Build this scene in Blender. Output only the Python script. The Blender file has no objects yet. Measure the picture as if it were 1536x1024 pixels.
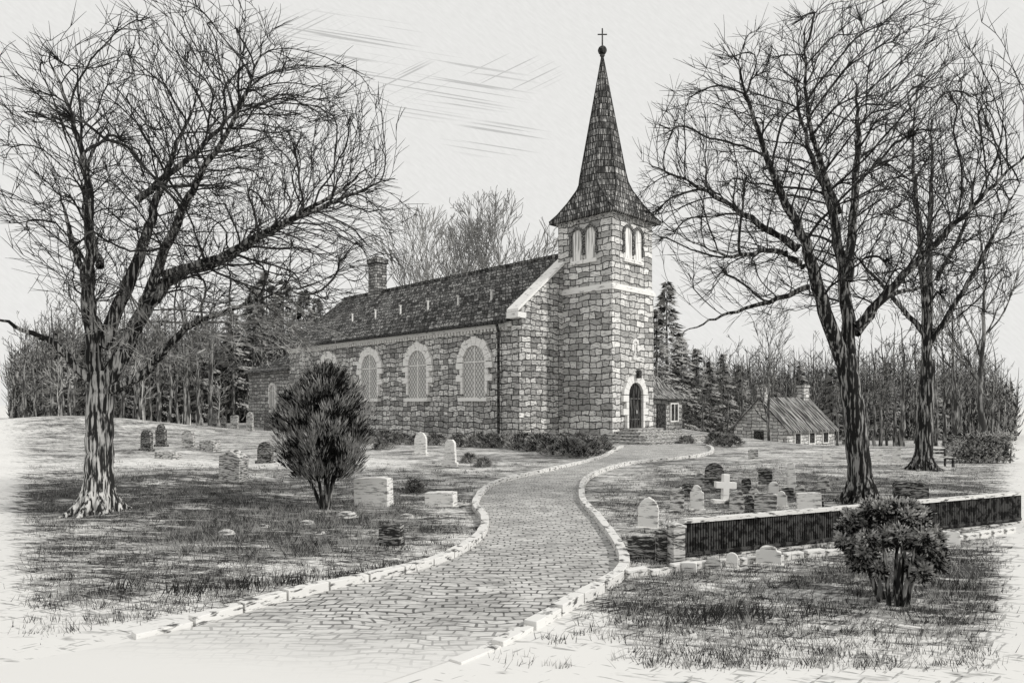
import bpy, math, random
from math import sin, cos, pi, sqrt, radians
from mathutils import Vector, kdtree
random.seed(7)
F=1035.0; H=2.1; HZ=606.0
scene=bpy.context.scene
col=scene.collection

# ------------------------------------------------------------------ helpers
def ss(a,b,x):
    t=max(0.0,min(1.0,(x-a)/(b-a))); return t*t*(3-2*t)
def terrain(x,y):
    z=-2.6*ss(34,50,y)*ss(14.5,19,x)
    z+=1.3*math.exp(-((x+31)/9.0)**2-((y-48)/7.0)**2)
    d=ss(-3.0,-6.0,x)*ss(9,14,y)*(1-ss(30,38,y))
    z+=0.10*d*sin(x*0.9+1.0)*sin(y*0.55)
    return z
def G(u,v):
    Y=F*H/(v-HZ); return ((u-768)/F*Y, Y)

class MB:
    def __init__(s): s.v=[]; s.f=[]; s.sh=[]
    def add(s,vs,fs,sh=0.5):
        n=len(s.v); s.v.extend(vs); s.f.extend([tuple(i+n for i in f) for f in fs]); s.sh.extend([sh]*len(vs))
    def box(s,x0,x1,y0,y1,z0,z1,sh=0.5):
        s.add([(x0,y0,z0),(x1,y0,z0),(x1,y1,z0),(x0,y1,z0),(x0,y0,z1),(x1,y0,z1),(x1,y1,z1),(x0,y1,z1)],
              [(0,3,2,1),(4,5,6,7),(0,1,5,4),(1,2,6,5),(2,3,7,6),(3,0,4,7)],sh)
    def extrude(s,poly,fa,fb,sh=0.5):
        n=len(poly); vs=[fa(p) for p in poly]+[fb(p) for p in poly]
        fs=[tuple(range(n)),tuple(reversed(range(n,2*n)))]+[(i,i+n,(i+1)%n+n,(i+1)%n) for i in range(n)]
        s.add(vs,fs,sh)
    def tube(s,pts,rad,sides,sh=0.5,cap=False):
        n=len(pts); base=len(s.v)
        for i in range(n):
            a=pts[max(0,i-1)]; b=pts[min(n-1,i+1)]
            dx,dy,dz=b[0]-a[0],b[1]-a[1],b[2]-a[2]
            l=sqrt(dx*dx+dy*dy+dz*dz) or 1; dx/=l;dy/=l;dz/=l
            if abs(dx)<0.8: ux,uy,uz=0,dz,-dy
            else: ux,uy,uz=-dz,0,dx
            l=sqrt(ux*ux+uy*uy+uz*uz) or 1; ux/=l;uy/=l;uz/=l
            vx,vy,vz=dy*uz-dz*uy,dz*ux-dx*uz,dx*uy-dy*ux
            for k in range(sides):
                t=2*pi*k/sides; c=cos(t)*rad[i]; q=sin(t)*rad[i]
                s.v.append((pts[i][0]+ux*c+vx*q,pts[i][1]+uy*c+vy*q,pts[i][2]+uz*c+vz*q))
                s.sh.append(sh)
        for i in range(n-1):
            for k in range(sides):
                a=base+i*sides+k; b=base+i*sides+(k+1)%sides
                s.f.append((a,b,b+sides,a+sides))
        if cap:
            s.f.append(tuple(base+(n-1)*sides+k for k in range(sides)))
    def mesh(s,name,mat,smooth=False):
        me=bpy.data.meshes.new(name); me.from_pydata(s.v,[],s.f)
        at=me.attributes.new('shade','FLOAT','POINT'); at.data.foreach_set('value',s.sh)
        if smooth: me.polygons.foreach_set('use_smooth',[True]*len(me.polygons))
        me.materials.append(mat); me.update()
        return me

def obj(name,me,parent=None,loc=(0,0,0),rz=0,label=None,cat=None,group=None,kind=None,scale=1,bevel=0):
    if isinstance(me,tuple): me=me[0].mesh(name,*me[1:])
    o=bpy.data.objects.new(name,me); col.objects.link(o)
    o.location=loc; o.rotation_euler=(0,0,rz)
    o.scale=(scale,)*3 if not isinstance(scale,tuple) else scale
    if parent: o.parent=parent
    if label: o['label']=label
    if cat: o['category']=cat
    if group: o['group']=group
    if kind: o['kind']=kind
    if bevel:
        m=o.modifiers.new('bevel','BEVEL'); m.width=bevel; m.segments=2; m.limit_method='ANGLE'
    return o

# ------------------------------------------------------------------ materials
def newmat(name,rough=0.9):
    m=bpy.data.materials.new(name); m.use_nodes=True
    nt=m.node_tree; b=nt.nodes['Principled BSDF']; b.inputs['Roughness'].default_value=rough
    b.inputs['Specular IOR Level'].default_value=0.1
    return m,nt,b
def N(nt,t,**k):
    n=nt.nodes.new(t)
    for a,v in k.items(): setattr(n,a,v)
    return n
def mth(nt,op,a,b=None,c=None):
    n=nt.nodes.new('ShaderNodeMath'); n.operation=op
    for i,x in enumerate((a,b,c)):
        if x is None: continue
        if isinstance(x,(int,float)): n.inputs[i].default_value=x
        else: nt.links.new(x,n.inputs[i])
    return n.outputs[0]
def g4(v): return (v*1.0,v*0.99,v*0.965,1)
def noise(nt,vec,sc,detail=4,rough=0.6,rz=0):
    mp=N(nt,'ShaderNodeMapping'); mp.inputs['Scale'].default_value=sc
    if rz:
        m2=N(nt,'ShaderNodeMapping'); m2.inputs['Rotation'].default_value=(0,0,rz); nt.links.new(vec,m2.inputs['Vector']); vec=m2.outputs[0]
    nt.links.new(vec,mp.inputs['Vector'])
    n=N(nt,'ShaderNodeTexNoise'); n.inputs['Scale'].default_value=1; n.inputs['Detail'].default_value=detail
    n.inputs['Roughness'].default_value=rough
    nt.links.new(mp.outputs[0],n.inputs['Vector']); return n.outputs['Fac']
def soft(nt,x,k=10):
    n=nt.nodes.new('ShaderNodeMath'); n.operation='MULTIPLY_ADD'; n.use_clamp=True
    nt.links.new(x,n.inputs[0]); n.inputs[1].default_value=k; n.inputs[2].default_value=0.5
    return n.outputs[0]
def mixc(nt,f,a,b):
    n=nt.nodes.new('ShaderNodeMix'); n.data_type='RGBA'
    if isinstance(f,(int,float)): n.inputs[0].default_value=f
    else: nt.links.new(f,n.inputs[0])
    for s,x in ((6,a),(7,b)):
        if isinstance(x,tuple): n.inputs[s].default_value=x
        else: nt.links.new(x,n.inputs[s])
    return n.outputs[2]
def ink(name,light,dark,sc,cover=0.5,k=10,attr=False,detail=3,low=None):
    m,nt,b=newmat(name)
    tc=N(nt,'ShaderNodeTexCoord')
    n=noise(nt,tc.outputs['Object'],sc,detail)
    thr=0.32+0.36*cover
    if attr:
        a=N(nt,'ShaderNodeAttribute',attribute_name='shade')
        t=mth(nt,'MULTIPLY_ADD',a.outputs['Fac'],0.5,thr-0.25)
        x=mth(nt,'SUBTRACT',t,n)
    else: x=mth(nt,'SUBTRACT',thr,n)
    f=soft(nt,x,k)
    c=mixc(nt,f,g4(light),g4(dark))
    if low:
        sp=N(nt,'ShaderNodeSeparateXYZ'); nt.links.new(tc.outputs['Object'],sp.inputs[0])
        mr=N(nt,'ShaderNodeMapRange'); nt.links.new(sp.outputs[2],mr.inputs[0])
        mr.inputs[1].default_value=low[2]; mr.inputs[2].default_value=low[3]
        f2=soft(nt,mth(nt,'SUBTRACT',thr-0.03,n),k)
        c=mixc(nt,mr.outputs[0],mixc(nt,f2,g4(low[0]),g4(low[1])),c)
    nt.links.new(c,b.inputs['Base Color'])
    return m

def stone(name,c1,c2,mo,bw=0.8,rh=0.36,ms=0.03,dist=0.15,hatch=0.45,hs=(3.0,17,1)):
    m,nt,b=newmat(name)
    tc=N(nt,'ShaderNodeTexCoord'); sp=N(nt,'ShaderNodeSeparateXYZ'); nt.links.new(tc.outputs['Object'],sp.inputs[0])
    u=mth(nt,'ADD',sp.outputs[0],sp.outputs[1])
    cb=N(nt,'ShaderNodeCombineXYZ'); nt.links.new(u,cb.inputs[0]); nt.links.new(sp.outputs[2],cb.inputs[1])
    nn=N(nt,'ShaderNodeTexNoise'); nn.inputs['Scale'].default_value=1.1; nn.inputs['Detail'].default_value=3
    nt.links.new(cb.outputs[0],nn.inputs['Vector'])
    sb=N(nt,'ShaderNodeVectorMath',operation='SUBTRACT'); nt.links.new(nn.outputs['Color'],sb.inputs[0]); sb.inputs[1].default_value=(.5,.5,.5)
    sl=N(nt,'ShaderNodeVectorMath',operation='SCALE'); nt.links.new(sb.outputs[0],sl.inputs[0]); sl.inputs['Scale'].default_value=dist*3
    ad=N(nt,'ShaderNodeVectorMath',operation='ADD'); nt.links.new(cb.outputs[0],ad.inputs[0]); nt.links.new(sl.outputs[0],ad.inputs[1])
    br=N(nt,'ShaderNodeTexBrick'); br.inputs['Scale'].default_value=1; br.inputs['Brick Width'].default_value=bw
    br.inputs['Row Height'].default_value=rh; br.inputs['Mortar Size'].default_value=ms; br.inputs['Mortar Smooth'].default_value=0.3
    br.squash=0.6; br.squash_frequency=2; br.offset=0.42
    br.inputs['Color1'].default_value=g4(c1); br.inputs['Color2'].default_value=g4(c2); br.inputs['Mortar'].default_value=g4(mo)
    nt.links.new(ad.outputs[0],br.inputs['Vector'])
    h=noise(nt,cb.outputs[0],hs,4,0.65)
    x=mth(nt,'SUBTRACT',0.30+0.3*hatch,h)
    f=mth(nt,'MULTIPLY',soft(nt,x,14),0.8)
    c=mixc(nt,f,br.outputs['Color'],g4(min(c1,c2)*0.25))
    nt.links.new(c,b.inputs['Base Color'])
    bp=N(nt,'ShaderNodeBump'); bp.inputs['Strength'].default_value=0.6; bp.inputs['Distance'].default_value=0.05; bp.invert=True
    nt.links.new(br.outputs['Fac'],bp.inputs['Height']); nt.links.new(bp.outputs[0],b.inputs['Normal'])
    return m

M_wall=stone('rubble_stone',0.82,0.25,0.035,bw=.80,rh=.33,hatch=0.56)
M_wall_t=stone('rubble_stone_tower',0.84,0.32,0.04,bw=.80,rh=.35,hatch=0.44)
M_trim=ink('pale_trim',0.8,0.3,(2,2,9),0.12,8)
M_slate=stone('slate',0.36,0.05,0.015,bw=0.50,rh=0.30,ms=0.03,dist=0.05,hatch=0.66,hs=(5,9,1))
M_spire=stone('spire_shingle',0.56,0.08,0.02,bw=0.30,rh=0.40,ms=0.03,dist=0.05,hatch=0.76,hs=(9,2.0,1))
M_black=ink('black_iron',0.08,0.015,(8,8,8),0.5)
M_hut=stone('hut_wall',0.62,0.22,0.03,bw=0.9,rh=0.3,hatch=0.5)
M_hutroof=ink('hut_roof',0.36,0.04,(7,0.5,0.5),0.56)
M_bark=ink('bark',0.30,0.016,(18,18,1.8),0.64)
M_bark_l=ink('bark_lit_foot',0.28,0.014,(20,20,1.6),0.64,low=(0.62,0.03,0.8,2.9))  # light on the lower trunk painted in as paler bark
M_twig=ink('twig',0.08,0.022,(6,6,3),0.6)
M_twig_l=ink('twig_pale_low',0.08,0.022,(6,6,3),0.6,low=(0.58,0.22,2.9,4.2))  # twigs get paler towards the bottom of the crown
M_bgbark=ink('wood_bark',0.30,0.05,(6,6,1),0.56)
M_pale=ink('pale_twig',0.50,0.22,(4,4,2),0.4)
M_faint=ink('faint_twig',0.36,0.2,(2,2,2),0.5)
M_fir=ink('fir_needles',0.52,0.03,(5,5,5),0.44,attr=True)
M_bush=ink('bush_needles',0.36,0.010,(9,9,9),0.50,k=8,attr=True)
M_leaf=ink('glossy_leaf',0.46,0.010,(12,12,12),0.44,k=8,attr=True)
M_blade=ink('grass_blade',0.40,0.03,(6,6,6),0.6,attr=True)
M_gpale=ink('headstone_pale',0.78,0.22,(5,5,30),0.26)
M_gmid=ink('headstone_grey',0.58,0.08,(6,6,34),0.45)
M_gdark=ink('headstone_dark',0.35,0.03,(8,8,44),0.60)
M_kerb=ink('kerb_stone',0.72,0.12,(7,7,26),0.26)
M_wood=ink('wood_mass',0.42,0.035,(3,3,0.5),0.60)

def lattice(name,base,line,s=7.0,w=0.10):
    m,nt,b=newmat(name,0.5)
    tc=N(nt,'ShaderNodeTexCoord'); sp=N(nt,'ShaderNodeSeparateXYZ'); nt.links.new(tc.outputs['Object'],sp.inputs[0])
    u=mth(nt,'ADD',sp.outputs[0],sp.outputs[1])
    r=[]
    for sg in (1,-1):
        v=mth(nt,'MULTIPLY_ADD',sp.outputs[2],sg*0.8,u); v=mth(nt,'MULTIPLY',v,s*0.7); v=mth(nt,'FRACT',v)
        r.append(mth(nt,'LESS_THAN',v,w*1.6))
    k=mth(nt,'MAXIMUM',r[0],r[1])
    nz=noise(nt,tc.outputs['Object'],(1.2,1.2,0.8),2)
    bc=mixc(nt,nz,g4(base),g4(base*0.6))
    nt.links.new(mixc(nt,k,bc,g4(line)),b.inputs['Base Color'])
    return m
M_glass=lattice('leaded_glass',0.70,0.10,s=5)
M_louvre=ink('louvre',0.82,0.35,(9,9,0.6),0.35,detail=1)

def ground_mat():
    m,nt,b=newmat('turf_and_shade')
    tc=N(nt,'ShaderNodeTexCoord'); a=N(nt,'ShaderNodeAttribute',attribute_name='shade')
    ob=tc.outputs['Object']
    n1=noise(nt,ob,(1.2,5.0,1),4,0.68,rz=0.12)
    n2=noise(nt,ob,(3.4,20,1),2,0.6,rz=0.45)
    n3=noise(nt,ob,(3.4,20,1),2,0.6,rz=-0.75)
    big=noise(nt,ob,(0.5,0.8,1),3,0.6)
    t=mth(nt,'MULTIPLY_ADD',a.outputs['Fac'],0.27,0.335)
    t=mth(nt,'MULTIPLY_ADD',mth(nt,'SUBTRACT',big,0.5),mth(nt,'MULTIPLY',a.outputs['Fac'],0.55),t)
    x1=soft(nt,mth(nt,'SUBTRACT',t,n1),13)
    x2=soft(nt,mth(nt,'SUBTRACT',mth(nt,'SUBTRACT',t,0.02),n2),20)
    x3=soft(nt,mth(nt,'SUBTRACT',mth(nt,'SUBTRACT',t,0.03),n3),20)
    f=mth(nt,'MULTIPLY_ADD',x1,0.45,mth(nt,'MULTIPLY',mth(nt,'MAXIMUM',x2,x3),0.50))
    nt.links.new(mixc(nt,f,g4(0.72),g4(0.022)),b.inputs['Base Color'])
    return m
M_ground=ground_mat()
def cobble():
    m,nt,b=newmat('cobbles')
    tc=N(nt,'ShaderNodeTexCoord'); a=N(nt,'ShaderNodeAttribute',attribute_name='shade')
    br=N(nt,'ShaderNodeTexBrick'); br.inputs['Scale'].default_value=1; br.inputs['Brick Width'].default_value=0.17
    br.inputs['Row Height'].default_value=0.12; br.inputs['Mortar Size'].default_value=0.015; br.inputs['Mortar Smooth'].default_value=0.4
    br.inputs['Color1'].default_value=g4(0.66); br.inputs['Color2'].default_value=g4(0.48); br.inputs['Mortar'].default_value=g4(0.12)
    n=N(nt,'ShaderNodeTexNoise'); n.inputs['Scale'].default_value=1.1; nt.links.new(tc.outputs['Object'],n.inputs[0])
    sl=N(nt,'ShaderNodeVectorMath',operation='SCALE'); nt.links.new(n.outputs['Color'],sl.inputs[0]); sl.inputs['Scale'].default_value=0.45
    ad=N(nt,'ShaderNodeVectorMath',operation='ADD'); nt.links.new(tc.outputs['Object'],ad.inputs[0]); nt.links.new(sl.outputs[0],ad.inputs[1])
    nt.links.new(ad.outputs[0],br.inputs['Vector'])
    h=noise(nt,tc.outputs['Object'],(2.2,9,1),5,0.7)
    f=soft(nt,mth(nt,'SUBTRACT',h,0.55),8)
    c=mixc(nt,f,br.outputs['Color'],g4(0.62))
    h2=noise(nt,tc.outputs['Object'],(2.6,24,1),3,0.7)
    c=mixc(nt,mth(nt,'MULTIPLY',soft(nt,mth(nt,'SUBTRACT',0.45,h2),16),0.65),c,g4(0.06))
    h3=noise(nt,tc.outputs['Object'],(0.8,1.2,1),2,0.6)
    c=mixc(nt,mth(nt,'MULTIPLY',soft(nt,mth(nt,'SUBTRACT',0.45,h3),6),0.25),c,g4(0.08))
    c=mixc(nt,a.outputs['Fac'],g4(0.70),c)
    nt.links.new(c,b.inputs['Base Color'])
    return m
M_cobble=cobble()

# ------------------------------------------------------------------ ground
def turf_and_shade(x,y):  # ink coverage of the ground: grass cover plus painted tree shade
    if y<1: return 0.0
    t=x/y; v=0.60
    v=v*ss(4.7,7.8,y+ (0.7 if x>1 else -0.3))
    v+=0.42*math.exp(-((x+9)/5.5)**2-((y-16)/4.2)**2)  # shade under the left tree, painted into the ground tone
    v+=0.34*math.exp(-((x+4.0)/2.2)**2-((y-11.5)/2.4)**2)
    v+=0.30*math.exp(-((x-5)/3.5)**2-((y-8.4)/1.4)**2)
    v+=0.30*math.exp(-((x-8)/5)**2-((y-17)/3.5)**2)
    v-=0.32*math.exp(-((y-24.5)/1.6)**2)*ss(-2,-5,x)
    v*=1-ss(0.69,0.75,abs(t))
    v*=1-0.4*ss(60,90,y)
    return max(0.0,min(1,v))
def axis(lim,step,core,gr):
    r=[0.0]; s=step
    while r[-1]<lim:
        if r[-1]>core: s*=gr
        r.append(r[-1]+s)
    return r
xs=axis(700,0.4,24,1.12); xs=[-x for x in reversed(xs[1:])]+xs
ys=[-y for y in reversed(axis(30,1.5,8,1.3)[1:])]+axis(900,0.3,26,1.05)
mb=MB()
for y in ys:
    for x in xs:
        mb.v.append((x,y,terrain(x,y))); mb.sh.append(turf_and_shade(x,y))
nx=len(xs)
for j in range(len(ys)-1):
    for i in range(nx-1):
        a=j*nx+i; mb.f.append((a,a+1,a+1+nx,a+nx))
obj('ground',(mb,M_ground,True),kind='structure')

# ------------------------------------------------------------------ path
def catmull(P,n):
    out=[]
    Q=[P[0]]+P+[P[-1]]
    for i in range(1,len(Q)-2):
        p0,p1,p2,p3=Q[i-1],Q[i],Q[i+1],Q[i+2]
        for k in range(n):
            t=k/n
            out.append(tuple(0.5*((2*p1[j])+(-p0[j]+p2[j])*t+(2*p0[j]-5*p1[j]+4*p2[j]-p3[j])*t*t+(-p0[j]+3*p1[j]-3*p2[j]+p3[j])*t**3) for j in range(len(p1))))
    out.append(tuple(P[-1])); return out
Lp=[G(-700,1130),G(-120,1020),G(250,950),G(450,897),G(650,851),G(722,812),G(733,782),G(718,757),G(748,727),G(830,706),G(902,688),G(928,674),G(945,667)]
Rp=[G(-60,1300),G(480,1060),G(722,972),G(862,900),G(925,862),G(922,826),G(893,782),G(868,748),G(882,716),G(945,696),G(1050,684),G(1066,674),G(1048,666)]
Lc=catmull(Lp,12); Rc=catmull(Rp,12)
mb=MB(); K=8
for (a,b) in zip(Lc,Rc):
    for k in range(K+1):
        t=k/K; x=a[0]+(b[0]-a[0])*t; y=a[1]+(b[1]-a[1])*t
        mb.v.append((x,y,terrain(x,y)+0.003+0.015*ss(5.5,9,y))); mb.sh.append(ss(5.0,6.9,y-max(0,-x-1)*.25))
for i in range(len(Lc)-1):
    for k in range(K):
        a=i*(K+1)+k; mb.f.append((a,a+1,a+K+2,a+K+1))
obj('path',(mb,M_cobble),kind='structure')
PATH=[((a[0]+b[0])/2,(a[1]+b[1])/2,math.dist(a,b)/2) for a,b in zip(Lc,Rc)]
def on_path(x,y,m=0.12):
    for (px,py,r) in PATH:
        if (x-px)**2+(y-py)**2<(r+m)**2: return True
    return False
def resample(P,s):
    out=[P[0]]; acc=0
    for a,b in zip(P,P[1:]):
        d=math.dist(a,b)
        while acc+d>=s:
            t=(s-acc)/d; a=(a[0]+(b[0]-a[0])*t,a[1]+(b[1]-a[1])*t); out.append(a); d=math.dist(a,b); acc=0
        acc+=d
    return out
rk=random.Random(3)
def kerb(P,side):
    R=resample(P,0.52); mb=MB()
    for i,(a,b) in enumerate(zip(R,R[1:])):
        dx,dy=b[0]-a[0],b[1]-a[1]; l=math.hypot(dx,dy); dx/=l;dy/=l; nx_,ny_=-dy*side,dx*side
        g=0.012; w=0.135+rk.uniform(-.008,.008); hh=0.02+(0.09+rk.uniform(-.008,.008))*ss(5.6,6.9,a[1])
        a2=(a[0]+dx*g,a[1]+dy*g); b2=(b[0]-dx*g,b[1]-dy*g)
        z=terrain(*a)
        q=[a2,b2,(b2[0]+nx_*w,b2[1]+ny_*w),(a2[0]+nx_*w,a2[1]+ny_*w)]
        vs=[(p[0],p[1],z-0.05) for p in q]+[(p[0],p[1],z+hh) for p in q]
        mb.add(vs,[(0,3,2,1),(4,5,6,7),(0,1,5,4),(1,2,6,5),(2,3,7,6),(3,0,4,7)])
    obj('kerb',(mb,M_kerb),kind='structure',bevel=0.006)
kerb(Lc[22:-6],1); kerb(Rc[21:-6],-1)

# ------------------------------------------------------------------ church
ch=bpy.data.objects.new('church',None); col.objects.link(ch)
ch.location=(5.62,38.8,0); ch.rotation_euler=(0,0,radians(-45))
ch['label']='rubble stone church with square tower, tall spire and dark slate roof'; ch['category']='church'
def part(name,mb,mat,parent=ch,smooth=False,bevel=0,label=None):
    return obj(name,(mb,mat,smooth),parent=parent,bevel=bevel,label=label)
mb=MB()
sec=[(-3.5,-.3),(7.5,-.3),(7.5,7.08),(2,11.38),(-3.5,7.08)]
mb.extrude(sec,lambda p:(-4.3,p[0],p[1]),lambda p:(-31,p[0],p[1]))
part('nave_wall',mb,M_wall)
mb=MB()
sec=[(-3.58,-.3),(7.58,-.3),(7.58,7.5),(2,11.95),(-3.58,7.5)]
mb.extrude(sec,lambda p:(-3.6,p[0],p[1]),lambda p:(-4.35,p[0],p[1]))
part('gable_wall',mb,M_wall)
mb=MB()
for s in (1,-1):
    f=lambda y:2+s*(y)
    q=[(-5.95,7.30),(0,12.05),(0,12.22),(-5.95,7.47)]
    mb.extrude([(f(p[0]),p[1]) for p in q],lambda p:(-3.5,p[0],p[1]),lambda p:(-4.42,p[0],p[1]))
mb.box(-4.42,-3.5,-3.98,-3.3,6.95,7.28)
part('gable_coping',mb,M_trim)
mb=MB()
mb.box(-4.75,-3.5,-3.85,-3.58,-.3,6.2); mb.box(-5.0,-3.9,-3.75,-3.45,-.3,5.9)
part('corner_buttress',mb,M_wall)
mb=MB(); mb.box(-31.06,-5.05,-3.6,-3.45,-.3,0.7); part('plinth',mb,M_wall)
mb=MB(); mb.box(-31.1,-4.4,-3.68,-3.4,6.55,6.82)
for i in range(88):
    x=-31+i*0.3; mb.box(x,x+0.15,-3.62,-3.4,6.38,6.54)
part('eaves_cornice',mb,M_trim)
mb=MB()
for s in (1,-1):
    q=[(-6.0,6.91),(0,11.6),(0,11.42),(-6.0,6.73)]
    mb.extrude([(2+s*p[0],p[1]) for p in q],lambda p:(-4.45,p[0],p[1]),lambda p:(-31.35,p[0],p[1]))
roof=part('nave_roof',mb,M_slate)
mb=MB(); mb.box(-31.35,-4.6,1.88,2.12,11.56,11.72); part('ridge_cap',mb,M_slate,parent=roof)
mb=MB(); mb.box(-26.3,-25.2,1.2,2.3,10.6,14.1); mb.box(-26.4,-25.1,1.1,2.4,13.9,14.3)
mb.box(-26.1,-25.4,1.4,2.1,14.3,14.5)
part('chimney',mb,stone('chimney_brick',0.5,0.12,0.03,bw=0.45,rh=0.24,ms=.03,dist=.03),parent=roof)
for i in range(6):
    mb=MB(); x=-8-i*3.2; y=-1.8
    mb.box(x,x+0.08,y-0.05,y+0.05,8.55,9.25); mb.box(x-.02,x+.10,y-.12,y+.05,9.2,9.26)
    part('roof_vent',mb,M_trim,parent=roof)
mb=MB(); mb.tube([(-31.3,-4.05,6.78),(-4.6,-4.05,6.78)],[.09,.09],8); part('gutter',mb,M_black)
mb=MB(); mb.tube([(-5.15,-4.05,6.7),(-5.15,-3.9,6.3),(-5.15,-3.9,0)],[.08,.08,.08],8); part('drainpipe',mb,M_black)

def face_y(ac,y0): return lambda u,v,w:(-ac+u,y0-w,v)
def face_x(bc,x0): return lambda u,v,w:(x0+w,bc+u,v)
def slab(mb,poly,T,w0,w1):
    mb.extrude(poly,lambda p:T(p[0],p[1],w1),lambda p:T(p[0],p[1],w0))
def arch_poly(hw,z0,zs,n=14,cx=0):
    P=[(cx-hw,z0)]; 
    P+= [(cx-hw*cos(pi*i/n),zs+hw*sin(pi*i/n)) for i in range(n+1)]
    P+=[(cx+hw,z0)]; return P
def arch_window(parent,T,hw,z0,zs,rw,blocks=9,name='window',glassmat=None,sill=True,quoins=True,w=0.15,trim=None,bars=True):
    trim=trim or M_trim
    e=bpy.data.objects.new(name,None); col.objects.link(e); e.parent=parent
    mb=MB(); slab(mb,arch_poly(hw,z0,zs),T,0.01,0.03)
    obj('glass' if name=='window' else 'door_leaf',(mb,glassmat or M_glass),parent=e)
    mb=MB()
    for i in range(blocks):
        a0=pi*i/blocks+0.012; a1=pi*(i+1)/blocks-0.012; R=hw+rw*(1.12 if i%2==0 else 0.94)
        P=[(-hw*cos(a0),zs+hw*sin(a0)),(-R*cos(a0),zs+R*sin(a0)),(-R*cos((a0+a1)/2),zs+R*sin((a0+a1)/2)),(-R*cos(a1),zs+R*sin(a1)),(-hw*cos(a1),zs+hw*sin(a1))]
        slab(mb,P,T,0.0,w)
    if quoins:
        z=zs-0.02; k=0
        while z>z0+0.4:
            hh=0.38; ww=(rw*1.25 if k%2==0 else rw*0.55) if k<3 else rw*0.38
            for s in (-1,1):
                P=[(s*hw,z-hh),(s*(hw+ww),z-hh),(s*(hw+ww),z-.02),(s*hw,z-.02)]
                if s<0: P.reverse()
                slab(mb,P,T,0,w)
            z-=hh; k+=1
    obj('arch_surround',(mb,trim),parent=e)
    if sill:
        mb=MB(); slab(mb,[(-hw-rw*.6,z0-0.22),(hw+rw*.6,z0-0.22),(hw+rw*.6,z0),(-hw-rw*.6,z0)],T,0,0.28 if hw>.6 else .12)
        obj('sill',(mb,M_trim),parent=e)
    if name=='window' and bars:
        mb=MB()
        slab(mb,[(-.03,z0),(.03,z0),(.03,zs+hw),(-.03,zs+hw)],T,0.03,0.07)
        slab(mb,[(-hw,zs-.03),(hw,zs-.03),(hw,zs+.03),(-hw,zs+.03)],T,0.032,0.066)
        obj('glazing_bar',(mb,M_trim),parent=e)
    return e
for ac in (7.6,13.2,18.85,24.5):
    arch_window(ch,face_y(ac,-3.5),1.0,2.5,4.65,0.5)

mb=MB(); mb.box(-4.06,0.06,-.06,4.06,-.3,8.6); mb.box(-4,0,0,4,8.6,13.0)
tower=part('tower_wall',mb,M_wall_t)
mb=MB(); mb.box(-4.15,.15,-.15,4.15,8.58,8.8); mb.box(-4.08,.08,-.08,4.08,8.8,8.92); part('string_course',mb,M_trim)
mb=MB(); mb.box(-4.10,.10,-.10,4.10,12.86,13.03)
for i in range(9):
    t=0.1+i*0.45
    mb.box(-t-.16,-t,-.08,.0,12.66,12.855); mb.box(0,.08,t,t+.16,12.66,12.855)
part('tower_cornice',mb,M_gmid)
cx,cy=-2.12,1.88
def ring(z,s,c,ox,oy):
    return [(ox+s,oy-s+c,z),(ox+s,oy+s-c,z),(ox+s-c,oy+s,z),(ox-s+c,oy+s,z),(ox-s,oy+s-c,z),(ox-s,oy-s+c,z),(ox-s+c,oy-s,z),(ox+s-c,oy-s,z)]
prof=[(12.90,2.40,.02),(13.04,2.40,.03),(13.45,2.12,.2),(14.1,1.80,.45),(14.8,1.53,.72),(15.3,1.40,.80),(15.9,1.30,.75),(23.1,.045,.026)]
mb=MB(); vs=[]
for (z,s,c) in prof:
    t=(z-13)/3; ox=-2+(cx+2)*max(0,min(1,t)); oy=2+(cy-2)*max(0,min(1,t)); vs+=ring(z,s,c,ox,oy)
fs=[tuple(reversed(range(8)))]
for i in range(len(prof)-1):
    for k in range(8):
        a=i*8+k; b=i*8+(k+1)%8; fs.append((a,b,b+8,a+8))
fs.append(tuple((len(prof)-1)*8+k for k in range(8)))
mb.add(vs,fs); spire=part('spire',mb,M_spire)
mb=MB()
for k in range(8):
    pts=[]
    for i in range(len(prof)): pts.append(vs[i*8+k])
    mb.tube(pts[1:],[.05,.05,.05,.05,.045,.04,.02],5)
part('spire_hip_ridges',mb,M_black,parent=spire)
mb=MB()
rings=[(z,r) for z,r in [(23.0,.09),(23.12,.16),(23.2,.07)]]+[(23.42+.27*sin(t),max(.02,.27*cos(t))) for t in [(-1.3+i*.26) for i in range(11)]]
mb.tube([(cx,cy,z) for z,r in rings],[r for z,r in rings],14,cap=True); part('ball_finial',mb,M_black,parent=spire,smooth=True)
mb=MB(); mb.tube([(cx,cy,23.6),(cx,cy,24.75)],[.045,.04],6,cap=True)
mb.tube([(cx-.2,cy-.2,24.38),(cx+.2,cy+.2,24.38)],[.04,.04],6,cap=True); part('cross',mb,M_black,parent=spire)
for T0 in (face_y,face_x):
    for off in (-.49,.49):
        arch_window(ch,T0(2+off,0),0.38,10.5,11.95,0.14,blocks=5,sill=True,glassmat=M_louvre,quoins=True,w=.12,trim=M_gdark,bars=False)
arch_window(ch,face_x(2.1,.06),0.16,4.9,5.6,0.16,blocks=5,w=.1)
dr=arch_window(ch,face_x(2.0,.06),0.72,0.7,2.65,0.42,blocks=9,name='door',glassmat=ink('door_wood',0.10,0.012,(14,14,1.5),0.55),sill=False,w=.2)
mb=MB(); mb.box(.09,.13,1.99,2.01,.7,3.3); 
for z in (1.2,2.4): mb.box(.09,.12,1.35,2.6,z,z+.05)
obj('hinge_strap',(mb,M_gdark),parent=dr)
mb=MB(); mb.tube([(.16,2.18,1.55),(.16,2.18,1.75)],[.03,.03],8,cap=True); obj('handle',(mb,M_trim),parent=dr)
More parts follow.
